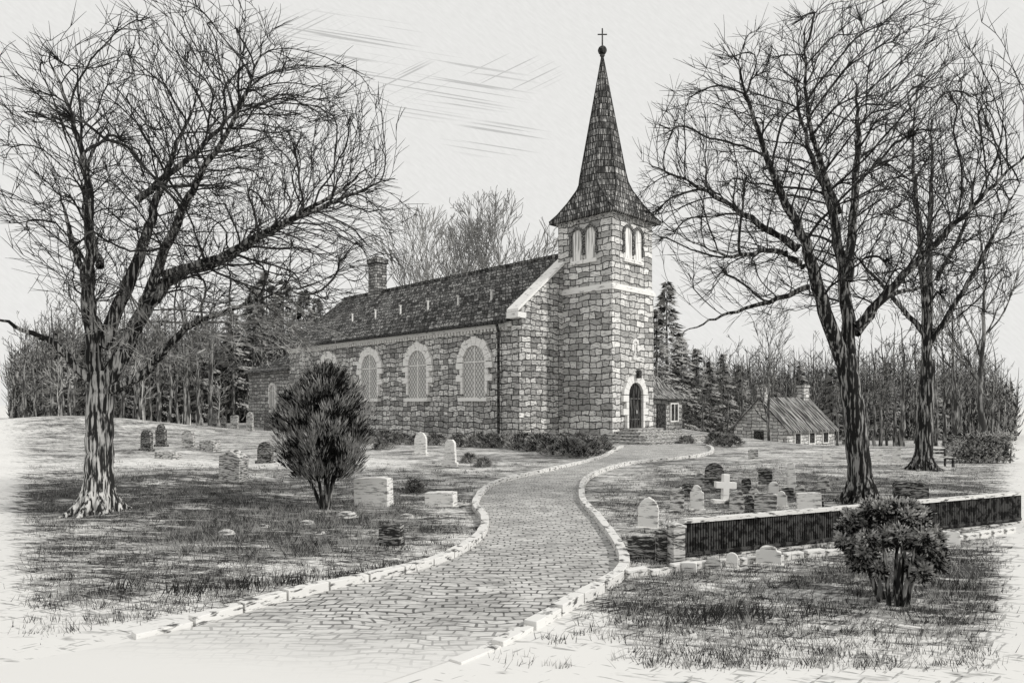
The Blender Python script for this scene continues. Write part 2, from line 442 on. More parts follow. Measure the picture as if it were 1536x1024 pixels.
mb=MB(); mb.box(.2,.45,1.97,2.03,3.95,4.0); mb.box(.33,.55,1.89,2.11,3.6,3.9); mb.extrude([(1.85,3.9),(2.15,3.9),(2.0,4.08)],lambda p:(.56,p[0],p[1]),lambda p:(.3,p[0],p[1]))
part('door_lamp',mb,M_black)
mb=MB()
for k in range(5):
    e=0.58*(4-k)
    mb.box(.06,1.25+e,2-1.3-e,2+1.3+e,-.1+0.14*k*(k>0),0.14*(k+1)-.03); mb.box(.06,1.29+e,2-1.34-e,2+1.34+e,0.14*(k+1)-.03,0.14*(k+1))
part('steps',mb,M_gmid,bevel=.01)
mb=MB(); mb.box(-40,-31.0,-3,7,-.3,5.1); part('chancel_wall',mb,M_hut)
mb=MB(); e=.6
mb.add([(-40-e,-3-e,5.0),(-30.9,-3-e,5.0),(-30.9,7+e,5.0),(-40-e,7+e,5.0),(-30.9,2,7.9),(-36.2,2,7.9)],[(0,1,4,5),(2,3,5,4),(3,0,5),(1,2,4),(0,3,2,1)])
part('chancel_roof',mb,M_slate)
arch_window(ch,face_y(35,-3.0),.5,1.6,3.3,.2,blocks=7)
mb=MB(); mb.box(-9,-4.0,7.6,14,-.6,2.6); part('annex_wall',mb,M_hut)
mb=MB(); mb.add([(-9.4,7.6,2.5),(-3.5,7.6,2.5),(-3.5,14.5,2.5),(-9.4,14.5,2.5),
 (-8.4,7.6,3.3),(-4.5,7.6,3.3),(-4.5,13.4,3.3),(-8.4,13.4,3.3),(-6.5,7.6,6.2),(-6.5,10.0,6.2)],
 [(0,3,2,1),(1,2,6,5),(2,3,7,6),(3,0,4,7),(5,6,9,8),(6,7,9),(7,4,8,9)])
part('annex_roof',mb,ink('annex_shingle',0.35,0.05,(2,9,2),0.55))
mb=MB(); mb.box(-4.0,-3.92,10.6,11.7,-.2,2.1); part('annex_door',mb,M_black)
we=bpy.data.objects.new('annex_window',None); col.objects.link(we); we.parent=ch
mb=MB(); mb.box(-4,-3.94,12.4,13.3,.9,2.1); obj('glass',(mb,M_black),parent=we)
mb=MB(); 
for a,b,c,d in ((12.3,12.4,.8,2.2),(13.3,13.4,.8,2.2),(12.4,13.3,2.1,2.2),(12.4,13.3,.8,.9),(12.82,12.88,.9,2.1)): mb.box(-4,-3.9,a,b,c,d)
obj('frame',(mb,M_trim),parent=we)

# ------------------------------------------------------------------ cottage
ct=bpy.data.objects.new('cottage',None); col.objects.link(ct); ct.location=(23.9,60,-2.4); ct.rotation_euler=(0,0,radians(35))
ct['label']='small low stone cottage with streaked plank roof and two chimneys'; ct['category']='cottage'
M_cot=stone('cottage_stone',0.8,0.4,0.06,bw=0.9,rh=0.3,hatch=0.4)
mb=MB(); mb.extrude([(0,-.3),(5.5,-.3),(5.5,2.4),(2.75,5.0),(0,2.4)],lambda p:(0,p[0],p[1]),lambda p:(7.5,p[0],p[1])); part('wall',mb,M_cot,parent=ct)
mb=MB()
for s in (1,-1):
    mb.extrude([(2.75+s*p[0],p[1]) for p in [(-3.1,2.15),(0,5.15),(0,5.01),(-3.1,2.0)]],lambda p:(-.2,p[0],p[1]),lambda p:(7.7,p[0],p[1]))
cr=part('roof',mb,M_hutroof,parent=ct)
for x in (0.2,6.4):
    mb=MB(); mb.box(x,x+.8,2.35,3.15,4.4,6.3); mb.box(x-.08,x+.88,2.27,3.23,6.1,6.3); part('chimney',mb,M_cot,parent=cr)
for x in (1.2,3.4,5.6):
    w=bpy.data.objects.new('window',None); col.objects.link(w); w.parent=ct
    mb=MB(); mb.box(x,x+.8,-.03,0,1.0,1.9); obj('glass',(mb,M_black),parent=w)
    mb=MB()
    for a,b,c,d in ((x-.1,x,.9,2.0),(x+.8,x+.9,.9,2.0),(x,x+.8,1.9,2.0),(x,x+.8,.9,1.0)): mb.box(a,b,-.06,0,c,d)
    obj('frame',(mb,M_trim),parent=w)
mb=MB(); mb.box(-.05,0,2.3,3.3,0,2.1); part('door',mb,M_black,parent=ct)

# ------------------------------------------------------------------ trees
def grow(mb,p,d,L,r,lvl,mx,env,rg,up,wig,seg,dens,rmin,shr):
    n=max(3,int(L/seg)); sl=L/n
    pts=[p]; rad=[r]; dirs=[d]
    x,y,z=p; dx,dy,dz=d
    for i in range(n):
        dx+=rg.uniform(-wig,wig); dy+=rg.uniform(-wig,wig); dz+=rg.uniform(-wig,wig)+up
        l=sqrt(dx*dx+dy*dy+dz*dz); dx/=l;dy/=l;dz/=l
        x+=dx*sl;y+=dy*sl;z+=dz*sl
        pts.append((x,y,z)); dirs.append((dx,dy,dz)); rad.append(max(rmin,r*(1-0.8*(i+1)/n)))
        if env and env(x,y,z): break
    mb.tube(pts,rad,5 if r>0.03 else 3)
    if lvl<mx and len(pts)>2: branch_from(mb,pts,rad,dirs,L,lvl,mx,env,rg,up,wig,seg,dens,rmin,shr)
def branch_from(mb,pts,rad,dirs,L,lvl,mx,env,rg,up,wig,seg,dens,rmin,shr=0.62,start=0.15,rk=.55,rcap=9):
    m=len(pts)
    cnt=max(2,int(dens*(3.2+L*2.0)))
    if lvl>=mx-1: cnt=max(3,int(dens*(2.5+L*4.0)))
    for k in range(cnt):
        t=start+(1-start)*(k+rg.random())/cnt
        i=min(m-1,int(t*(m-1)+0.5))
        if i==0: i=1
        d=dirs[i]
        ax,ay,az=rg.gauss(0,1),rg.gauss(0,1),rg.gauss(0,1)
        dot=ax*d[0]+ay*d[1]+az*d[2]; ax-=dot*d[0];ay-=dot*d[1];az-=dot*d[2]
        l=sqrt(ax*ax+ay*ay+az*az) or 1
        an=rg.uniform(0.4,0.85); s=sin(an)/l; c=cos(an)
        nd=(d[0]*c+ax*s,d[1]*c+ay*s,d[2]*c+az*s+0.10)
        l=sqrt(nd[0]**2+nd[1]**2+nd[2]**2); nd=(nd[0]/l,nd[1]/l,nd[2]/l)
        cl=L*shr*(1.1-0.5*t)*rg.uniform(0.7,1.15)
        cl=max(0.22,cl)
        grow(mb,pts[i],nd,cl,min(rcap,max(rmin,rad[i]*rk)),lvl+1,mx,env,rg,up,wig,max(0.14,seg*0.8),dens,rmin,shr)

def hero(name,Y,trunk,limbs,ec,er,seed,label,base,tmat,cmat,fan,rs=.72,natt=3000,step=.17,kill=.30,zmin=2.4,tw=1.0,group=None):
    # crown grown by space colonisation from hand-laid limbs, biased outward like a fan
    rg=random.Random(seed)
    def W(u,v,dy=0): return ((u-768)/F*Y,Y+dy,2.1+(606-v)/F*Y)
    bx,by=base
    e=bpy.data.objects.new(name,None); col.objects.link(e); e.location=(bx,by,0); e['label']=label; e['category']='tree'
    if group: e['group']=group
    tm=MB(); cm=MB()
    def rel(p): return (p[0]-bx,p[1]-by,p[2])
    cxx,_,czz=rel(W(*ec)); rx=er[0]/F*Y; rz=er[1]/F*Y; ry=rx*0.85
    fc=rel(W(*fan))
    lump=[(rg.uniform(0,6.3),rg.randint(3,9),rg.uniform(.01,.03)) for _ in range(6)]
    tp=catmull([rel(W(u,v))+(r,) for u,v,r in trunk],6)
    tp=[(p[0]+.012*sin(i*1.7),p[1]+.012*cos(i*2.1),p[2],p[3]) for i,p in enumerate(tp)]
    tm.tube([p[:3] for p in tp],[p[3] for p in tp],18)
    for k in range(8):
        a=2*pi*k/8+rg.uniform(-.2,.2); r0=trunk[0][2]*.9; c,s=cos(a),sin(a); ln=rg.uniform(.15,.5)
        x0,y0=tp[0][0],tp[0][1]
        tm.tube([(x0+c*r0*.55,y0+s*r0*.55,.65),(x0+c*r0*.85,y0+s*r0*.85,.26),(x0+c*(r0+ln*.4),y0+s*(r0+ln*.4),.05),(x0+c*(r0+ln),y0+s*(r0+ln),-.06)],[.07,.11,.07,.03],7)
    nodes=[];par=[];fixed=[];dirs=[]
    for (r0,dep,P) in limbs:
        n=len(P); r0*=rs
        pts=[rel(W(u,v,dep*i/(n-1))) for i,(u,v) in enumerate(P)]
        pp=catmull(pts,6); m=len(pp)
        pp=[pp[0]]+[(p[0]+rg.uniform(-.03,.03),p[1]+rg.uniform(-.03,.03),p[2]+rg.uniform(-.03,.03)) for p in pp[1:]]
        rad=[.008+r0*(1-(i/(m-1)))**1.0 for i in range(m)]
        tm.tube(pp,rad,9)
        for i,p in enumerate(pp):
            if i>=m*.15:
                a=pp[max(0,i-1)]; b=pp[min(m-1,i+1)]; d=math.dist(a,b) or 1
                nodes.append(p); par.append(-1); fixed.append(rad[i]); dirs.append(tuple((b[j]-a[j])/d for j in range(3)))
    nf=len(nodes)
    att=[]
    while len(att)<natt:
        dx,dy,dz=rg.gauss(0,1),rg.gauss(0,1),rg.gauss(0,1); l=sqrt(dx*dx+dy*dy+dz*dz); q=rg.random()**.36
        ex,ey,ez=dx/l*q,dy/l*q,dz/l*q
        a=math.atan2(ez,ex); k=1+sum(qq*sin(nn*a+ph) for ph,nn,qq in lump)
        p=(cxx+ex*rx*k,ey*ry*k,czz+ez*rz*k)
        if p[2]>zmin+.5*rg.random(): att.append(p)
    alive=att
    for it in range(70):
        kd=kdtree.KDTree(len(nodes))
        for i,p in enumerate(nodes): kd.insert(p,i)
        kd.balance()
        acc={}; rest=[]
        for a in alive:
            co_,i,d=kd.find(a)
            if d<kill: continue
            rest.append(a)
            if d<3.0:
                v=acc.setdefault(i,[0,0,0,0]); v[0]+=(a[0]-co_[0])/d; v[1]+=(a[1]-co_[1])/d; v[2]+=(a[2]-co_[2])/d; v[3]+=1
        alive=rest
        if not acc or not alive: break
        for i,v in acc.items():
            p=nodes[i]; l=sqrt(v[0]**2+v[1]**2+v[2]**2) or 1
            ox,oy,oz=p[0]-fc[0],p[1]-fc[1],p[2]-fc[2]; ol=sqrt(ox*ox+oy*oy+oz*oz) or 1
            d=dirs[i]; ki=.55 if i>=nf else .25
            x=v[0]/l+d[0]*ki+ox/ol*.75+rg.gauss(0,.10)
            y=v[1]/l+d[1]*ki+oy/ol*.75+rg.gauss(0,.10)
            z=v[2]/l+d[2]*ki+oz/ol*.75+rg.gauss(0,.10)
            l=sqrt(x*x+y*y+z*z) or 1
            nodes.append((p[0]+x/l*step,p[1]+y/l*step,p[2]+z/l*step)); par.append(i); fixed.append(0); dirs.append((x/l,y/l,z/l))
        if len(nodes)>26000: break
    n=len(nodes); kids=[[] for _ in range(n)]; wt=[0]*n
    for i in range(nf,n): kids[par[i]].append(i)
    for i in range(n-1,nf-1,-1):
        if not kids[i]: wt[i]=1
        if par[i]>=0: wt[par[i]]+=wt[i]
    R=lambda i: min(.075,.0060*tw*max(1,wt[i])**.50)
    starts=[k for i in range(nf) for k in kids[i]]
    while starts:
        s=starts.pop(); chain=[par[s],s]; c=s
        while kids[c]:
            ks=sorted(kids[c],key=lambda q:-wt[q]); starts.extend(ks[1:]); c=ks[0]; chain.append(c)
        rr=[R(q) if q>=nf else 0 for q in chain]; rr[0]=min(R(chain[1])*1.1,fixed[chain[0]]) if chain[0]<nf else R(chain[1])
        cm.tube([nodes[q] for q in chain],rr,4 if rr[1]>.012 else 3)
        for j in range(1,len(chain)):
            b_=nodes[chain[j]]; dd=dirs[chain[j]]
            ox,oy,oz=b_[0]-fc[0],b_[1]-fc[1],b_[2]-fc[2]; ol=sqrt(ox*ox+oy*oy+oz*oz) or 1
            tip=(j==len(chain)-1); cnt=3 if tip else (1 if wt[chain[j]]<20 and rg.random()<.8 else 0)
            for _ in range(cnt):
                x=dd[0]+ox/ol*.5+rg.gauss(0,.42);y=dd[1]+oy/ol*.5+rg.gauss(0,.42);z=dd[2]+oz/ol*.5+rg.gauss(0,.42)
                l=sqrt(x*x+y*y+z*z) or 1; x/=l;y/=l;z/=l; L=rg.uniform(.22,.52)/3*(1 if not tip else 1.1)*(.6+.4*tw); P_=[b_]
                for q in range(3):
                    x+=rg.gauss(0,.08);y+=rg.gauss(0,.08);z+=rg.gauss(0,.08); l=sqrt(x*x+y*y+z*z) or 1
                    u_=P_[-1]; P_.append((u_[0]+x/l*L,u_[1]+y/l*L,u_[2]+z/l*L))
                cm.tube(P_,[.0056*tw,.0052*tw,.0044*tw,.0025*tw],3)
    obj('trunk',(tm,tmat,True),parent=e)
    obj('crown',(cm,cmat),parent=e)
    print(name,n,len(cm.f))
    return e
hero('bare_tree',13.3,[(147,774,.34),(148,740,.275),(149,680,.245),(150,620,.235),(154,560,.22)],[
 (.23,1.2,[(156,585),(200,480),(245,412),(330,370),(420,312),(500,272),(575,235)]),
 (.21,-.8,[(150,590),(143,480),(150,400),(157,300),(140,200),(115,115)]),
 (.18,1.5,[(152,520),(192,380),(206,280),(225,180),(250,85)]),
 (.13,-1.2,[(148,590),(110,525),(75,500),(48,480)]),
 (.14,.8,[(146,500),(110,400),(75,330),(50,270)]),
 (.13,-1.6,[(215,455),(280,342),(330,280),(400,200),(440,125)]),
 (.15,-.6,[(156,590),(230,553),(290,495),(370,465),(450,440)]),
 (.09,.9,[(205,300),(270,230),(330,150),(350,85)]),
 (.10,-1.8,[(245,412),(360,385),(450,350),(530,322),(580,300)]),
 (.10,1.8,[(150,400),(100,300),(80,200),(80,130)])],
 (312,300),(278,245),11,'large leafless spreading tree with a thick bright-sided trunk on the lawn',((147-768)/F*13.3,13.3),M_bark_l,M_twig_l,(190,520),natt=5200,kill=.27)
hero('bare_tree',14.6,[(1292,754,.30),(1290,715,.24),(1284,650,.225),(1277,590,.215),(1268,535,.20)],[
 (.22,-1.0,[(1272,560),(1225,450),(1195,370),(1150,290),(1110,200),(1080,120)]),
 (.21,1.0,[(1275,560),(1276,430),(1262,300),(1235,200),(1220,80)]),
 (.14,-1.4,[(1284,490),(1330,430),(1390,360),(1440,300),(1480,255)]),
 (.14,1.4,[(1272,420),(1300,270),(1320,150),(1330,70)]),
 (.11,.9,[(1197,375),(1120,312),(1050,262),(985,225)]),
 (.10,-1.3,[(1205,400),(1150,382),(1080,398),(1015,385)]),
 (.11,1.6,[(1285,500),(1350,440),(1420,420),(1470,400)]),
 (.08,1.2,[(1215,430),(1150,452),(1090,470),(1045,490)]),
 (.09,-1.6,[(1258,320),(1190,200),(1160,100)])],
 (1232,265),(262,222),23,'tall leafless tree with forked leaning trunk beside the fence',((1292-768)/F*14.6,14.6),M_bark,M_twig,(1265,500),natt=5000,step=.18,kill=.29,zmin=3.2)
hero('bare_tree',22,[(1385,706,.30),(1386,660,.24),(1390,600,.22),(1392,540,.20)],[
 (.20,-1,[(1391,560),(1380,450),(1365,350),(1350,250),(1345,170)]),
 (.20,1,[(1391,560),(1400,450),(1410,340),(1420,230),(1425,150)]),
 (.14,-1.5,[(1392,520),(1430,440),(1460,360),(1480,290)]),
 (.12,1.5,[(1386,500),(1350,440),(1320,390),(1300,340)]),
 (.10,0,[(1405,420),(1450,330),(1470,220)]),
 (.10,1,[(1392,500),(1440,480),(1490,450)])],
 (1405,320),(112,190),37,'tall leafless tree with a straight trunk near the bench',((1385-768)/F*22,22),M_bark,M_twig,(1392,560),natt=2600,step=.26,kill=.42,zmin=4.2,tw=1.5)

def bare_mesh(name,h,seed,mx,mat,r=0.22,rmin=.012,dens=0.8,spread=0.42,Lf=.46,start=.28):
    rg=random.Random(seed); tm=MB(); cm=MB()
    n=9; pts=[];rad=[];dirs=[]; x=y=0
    for i in range(n+1):
        t=i/n; pts.append((x,y,h*.8*t-.1)); rad.append(r*(1-.85*t)); dirs.append((0,0,1)); x+=rg.uniform(-.12,.12)*h/10; y+=rg.uniform(-.12,.12)*h/10
    tm.tube(pts,rad,7)
    env=lambda x,y,z:(x*x+y*y)/(spread*h)**2+((z-h*.6)/(h*.42))**2>1
    branch_from(cm,pts,rad,dirs,h*Lf,0,mx,env,rg,.07,.14,h*.05,dens,rmin,.6,start=start)
    return tm.mesh(name+'_trunk',mat,True),cm.mesh(name+'_crown',mat)
def fir_mesh(name,h,seed,n=210):
    rg=random.Random(seed); tm=MB(); cm=MB(); tm.tube([(0,0,-.3),(0,0,h*.97)],[h*.018,.02],6)
    for i in range(n):
        t=(i/n)**0.85; z=h*(.1+.88*t); R=h*.2*(1-t)**.8*rg.uniform(.6,1.3)+.1; a=rg.uniform(0,6.28)
        sh=rg.random()
        for k in range(12):
            f=rg.uniform(.2,1); aa=a+rg.uniform(-.35,.35); px,py=cos(aa)*R*f,sin(aa)*R*f; pz=z-.25*R*f+rg.uniform(-.1,.1)
            l=rg.uniform(.25,.6)*h/12; q=rg.uniform(.035,.09)*h/12
            ca,sa=cos(aa),sin(aa)
            cm.add([(px-sa*q,py+ca*q,pz+.05),(px+sa*q,py-ca*q,pz-.05),(px+ca*l,py+sa*l,pz-l*.5+rg.uniform(0,.5)*l)],[(0,1,2)],sh)
    return tm.mesh(name+'_trunk',M_bgbark),cm.mesh(name+'_crown',M_fir)
BV=[bare_mesh('wood_tree',12,s,3,M_bgbark,r=.17,rmin=.020,dens=.42,spread=.34,Lf=.5) for s in (1,2,3,4)]
FV=[fir_mesh('fir',12,s) for s in (5,6)]
PV=[bare_mesh('sapling',4.5,s,3,M_pale,r=.05,rmin=.010,dens=.8,spread=.46,Lf=.6) for s in (8,9)]
HV=[bare_mesh('faint_tree',20,s,3,M_faint,r=.3,rmin=.026,dens=.48,spread=.46,Lf=.8,start=.35) for s in (12,13)]
def tree(name,var,x,y,scale,rz,label,group,z=None):
    e=bpy.data.objects.new(name,None); col.objects.link(e); e.location=(x,y,terrain(x,y) if z is None else z)
    e.rotation_euler=(0,0,rz); e.scale=(scale,)*3
    e['label']=label; e['category']='tree'; e['group']=group
    for nm,me in zip(('trunk','crown'),var):
        o=bpy.data.objects.new(nm,me); col.objects.link(o); o.parent=e
rg=random.Random(99)
def at(u,Y): return (u-768)/F*Y
for i in range(45):
    u=34+ i*9.2+rg.uniform(-6,6); Y=rg.uniform(54,76)
    if u>330: Y=rg.uniform(74,90)
    top=rg.uniform(405,465)+max(0,90-u)*.8; h=2.1+(606-top)/F*Y
    tree('bare_tree',BV[rg.randrange(4)],at(u,Y),Y,h/12,rg.uniform(0,6),'slender leafless tree at the edge of the dark wood','leafless trees of the wood')
for u,top,Y in ((400,402,82),(425,415,84),(455,432,85),(380,425,80),(475,445,88),(300,470,74),(350,462,76),(90,488,70),(180,490,72),(240,480,75),(130,500,66)):
    h=2.1+(606-top)/F*Y; tree('fir_tree',FV[rg.randrange(2)],at(u,Y),Y,h/12,rg.uniform(0,6),'dark evergreen fir standing in the wood','dark firs of the wood')
for i in range(40):
    u=1030+i*11.8+rg.uniform(-6,6); Y=rg.uniform(66,88)
    top=rg.uniform(480,560) if u<1260 else rg.uniform(440,530)+max(0,u-1440)*.7; h=2.1+2.6+(606-top)/F*Y
    tree('bare_tree',BV[rg.randrange(4)],at(u,Y),Y,h/12,rg.uniform(0,6),'slender leafless tree at the edge of the dark wood','leafless trees of the wood')
for u,top,Y in ((1000,450,70),(985,500,68),(1022,505,72),(1045,520,74),(1065,540,74),(1085,528,76),(1110,545,78),(1200,545,80),(1250,550,80),(1330,540,78),(1400,560,78),(1160,560,80)):
    h=2.1+2.6+(606-top)/F*Y; tree('fir_tree',FV[rg.randrange(2)],at(u,Y),Y,h/12,rg.uniform(0,6),'dark evergreen fir standing in the wood','dark firs of the wood')
for u,top,Y,v in ((650,325,84,0),(755,303,88,1),(700,340,94,0)):
    h=2.1+(606-top)/F*Y; tree('bare_tree',HV[v],at(u,Y),Y,h/20,rg.uniform(0,6),'pale leafless tree rising behind the church roof','pale trees behind the church')
for u,v,s in ((85,640,1.1),(215,645,1.0),(330,640,.8),(150,650,.7)):
    Y=F*H/(v+6-HZ); tree('sapling',PV[rg.randrange(2)],at(u,Y),Y,s*1.2,rg.uniform(0,6),'pale bare sapling standing against the dark wood','pale saplings before the wood')
MT2=bare_mesh('mid_tree_b',12,37,3,M_bgbark,r=.16,rmin=.012,dens=.7,spread=.42,Lf=.6)
tree('bare_tree',MT2,at(1470,32),32,1.0,1.0,'thin leafless tree in the open field','trees behind the fence')
tree('bare_tree',MT2,at(1155,50),50,1.05,2.0,'thin leafless tree behind the cottage','trees behind the fence')
tree('bare_tree',MT2,at(1435,42),42,1.05,4.0,'thin leafless tree in the open field','trees behind the fence')
def thicket(u0,u1,Y0,Y1,top0,top1,n,z0,side):
    mb=MB(); r=random.Random(5)
    for i in range(n):
        u=r.uniform(u0,u1); Y=r.uniform(Y0,Y1); x=at(u,Y); 
        edge=max(0,(70-u) if side<0 else (u-1470))
        if r.random()<edge/90: continue
        h=(2.1-z0+(606-r.uniform(top0,top1)-edge*.6)/F*Y)*r.uniform(.55,1.0)
        lx=r.uniform(-.1,.1)*h; w=r.uniform(.05,.13)
        mb.tube([(x,Y,z0),(x+lx*.4,Y,z0+h*.5),(x+lx,Y,z0+h)],[w,w*.7,.02],3)
        for k in range(5):
            t=r.uniform(.1,.95); s=r.choice((-1,1)); l=r.uniform(.6,1.8)
            bx=x+lx*t; bz=z0+h*t
            mb.tube([(bx,Y,bz),(bx+s*l*.5,Y+r.uniform(-.5,.5),bz+l*.4),(bx+s*l*.8,Y,bz+l)],[w*.5,w*.4,.02],3)
    for i in range(n*6):
        u=r.uniform(u0,u1); Y=r.uniform(Y0-2,Y1); x=at(u,Y); hm=(606-(top0+top1)*.5)/F*Y+2.1-z0
        edge=max(0,(70-u) if side<0 else (u-1470))
        if r.random()<edge/80: continue
        z=z0+hm*.66*r.random()**1.3; l=r.uniform(.4,1.1); a=r.uniform(-1,1); q=r.uniform(.06,.15)
        mb.add([(x-q,Y,z),(x+q,Y+r.uniform(-.3,.3),z),(x+a*l,Y,z+l)],[(0,1,2)])
    return mb
obj('distant_wood',(thicket(15,520,78,100,455,510,2700,0,-1),M_wood),kind='stuff',label='dense dark mass of leafless woodland behind the church',cat='woodland')
obj('distant_wood',(thicket(985,1525,90,108,510,570,2700,-2.6,1),M_wood),kind='stuff',label='dense dark mass of leafless woodland beyond the cottage',cat='woodland')

# ------------------------------------------------------------------ bushes
def blades(mb,c,rad,n,L,w,rg,out,upb=.5,shade=None,radial=.6):
    sh0=rg.random() if shade is None else shade
    for _ in range(n):
        dx,dy,dz=rg.gauss(0,1),rg.gauss(0,1),rg.gauss(0,1)
        l=sqrt(dx*dx+dy*dy+dz*dz); q=rad*rg.random()**.5/l
        px,py,pz=c[0]+dx*q,c[1]+dy*q,c[2]+dz*q
        ex,ey,ez=out[0]+dx/l*radial,out[1]+dy/l*radial,out[2]+upb+dz/l*radial*.85
        l2=sqrt(ex*ex+ey*ey+ez*ez) or 1; k=L*rg.uniform(.6,1.3)/l2; ex*=k;ey*=k;ez*=k
        sx,sy,sz=rg.gauss(0,1),rg.gauss(0,1),rg.gauss(0,1)
        cx_,cy_,cz_=sy*ez-sz*ey,sz*ex-sx*ez,sx*ey-sy*ex
        l3=sqrt(cx_*cx_+cy_*cy_+cz_*cz_) or 1; h=w*.5/l3
        mx_,my_,mz_=px+ex*.45,py+ey*.45,pz+ez*.45
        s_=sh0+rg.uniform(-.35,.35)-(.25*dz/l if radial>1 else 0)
        mb.add([(px,py,pz),(mx_+cx_*h,my_+cy_*h,mz_+cz_*h),(px+ex,py+ey,pz+ez),(mx_-cx_*h,my_-cy_*h,mz_-cz_*h)],[(0,1,2,3)],max(0,min(1,s_)))
def bush(name,base,prof,clumps,per,L,w,mat,seed,label,stems,cat='bush',upb=.6,crad=.14,stem_r=.03,rosette=False):
    rg=random.Random(seed); e=bpy.data.objects.new(name,None); col.objects.link(e)
    e.location=(base[0],base[1],terrain(*base)); e['label']=label; e['category']=cat
    sm=MB(); fm=MB()
    z0,z1=prof[0][0],prof[-1][0]
    def R(z):
        for (a,ra),(b,rb) in zip(prof,prof[1:]):
            if a<=z<=b: return ra+(rb-ra)*(z-a)/(b-a)
        return .1
    for s in range(stems):
        a=6.28*s/stems+rg.uniform(-.3,.3); r=R(z0+(z1-z0)*.4)*rg.uniform(.3,.7)
        zt=z0+(z1-z0)*.5; b0=.05 if not rosette else .12
        sm.tube([(cos(a)*b0,sin(a)*b0,-.05),(cos(a)*(b0+r*.3),sin(a)*(b0+r*.3),z0*.6),(cos(a)*(b0+r*.6),sin(a)*(b0+r*.6),z0*1.2),(cos(a)*(b0+r),sin(a)*(b0+r),zt)],[stem_r*1.2,stem_r,stem_r*.8,stem_r*.4],7)
    ph=[rg.uniform(0,6.28) for _ in range(4)]
    for i in range(clumps):
        z=rg.uniform(z0,z1); a=rg.uniform(0,6.28); rr=R(z)*(1+.15*sin(3*a+ph[0]+z*2)+.12*sin(7*a+ph[1]-z*5))
        q=rg.random()**(.35 if not rosette else .2); x,y=cos(a)*rr*q,sin(a)*rr*q
        if rosette:
            blades(fm,(x,y,z),crad,per,L,w,rg,(0,0,0),.15,.55,1.5)
        else:
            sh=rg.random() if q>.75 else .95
            blades(fm,(x,y,z),crad,per,L,w,rg,(cos(a)*.7*q,sin(a)*.7*q,0),upb,sh)
    obj('stems',(sm,M_bark,True),parent=e); obj('foliage',(fm,mat),parent=e)
    return e
b=G(488,762)
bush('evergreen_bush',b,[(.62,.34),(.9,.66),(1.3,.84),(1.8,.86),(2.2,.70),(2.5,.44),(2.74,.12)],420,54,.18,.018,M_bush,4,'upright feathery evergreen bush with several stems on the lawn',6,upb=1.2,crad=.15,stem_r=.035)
b=G(1340,903)
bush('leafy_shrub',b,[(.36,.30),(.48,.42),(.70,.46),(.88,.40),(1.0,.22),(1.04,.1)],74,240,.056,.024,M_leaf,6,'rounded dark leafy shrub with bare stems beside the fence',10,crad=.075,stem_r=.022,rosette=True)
def shrub_meshes(seed,mat,h=1.0):
    rg=random.Random(seed); sm=MB(); fm=MB()
    for k in range(5):
        a=k*1.3; sm.tube([(0,0,-.05),(cos(a)*.15,sin(a)*.15,.3*h),(cos(a)*.3,sin(a)*.3,.6*h)],[.03,.025,.015],5)
    for i in range(90):
        a=rg.uniform(0,6.28); z=rg.uniform(.05,1)*h; r=.75*sqrt(max(0.03,1-(z/h)**2))*rg.uniform(.5,1)
        blades(fm,(cos(a)*r,sin(a)*r,z),.16,26,.22,.035,rg,(cos(a)*.6,sin(a)*.6,0),.7)
    return sm.mesh('shrub_stems',M_bark),fm.mesh('shrub_foliage',mat)
SV=[shrub_meshes(1,M_leaf),shrub_meshes(2,M_fir),shrub_meshes(3,M_bush)]
def shrub(u,v,s,k,label='low dark shrub growing at the foot of the church wall',group='shrubs along the church wall'):
    x,y=G(u,v); e=bpy.data.objects.new('shrub',None); col.objects.link(e); e.location=(x,y,terrain(x,y)); e.scale=(s*1.1,s*1.1,s*.75); e.rotation_euler=(0,0,u)
    e['label']=label; e['category']='shrub'; e['group']=group
    for nm,me in zip(('stems','foliage'),SV[k]):
        o=bpy.data.objects.new(nm,me); col.objects.link(o); o.parent=e
for u,v,s,k in ((578,664,.8,0),(600,667,.7,1),(625,667,.6,0),(655,667,.7,1),(690,669,.7,0),(715,670,.8,1),(738,671,.8,0),(760,671,.8,1),(785,674,.9,0),(808,676,.9,1),(830,682,.9,1),(855,686,.9,2),(880,683,.8,0),(898,677,.8,1),(820,672,.8,0),(845,672,.8,1),(870,670,.8,0),(560,664,.8,1)):
    shrub(u,v,s,k)
for u,v,s,k in ((1030,665,.5,1),(1075,668,.8,1),(1095,670,.7,2)):
    shrub(u,v,s,k,'low shrub beside the gravel near the church door','shrubs near the church door')
for u,v,s,k in ((620,738,.36,1),(705,694,.4,1),(725,700,.35,0),(575,672,.6,1),(1100,760,.2,2)):
    shrub(u,v,s,k,'small tufted plant growing among the graves','small plants among the graves')

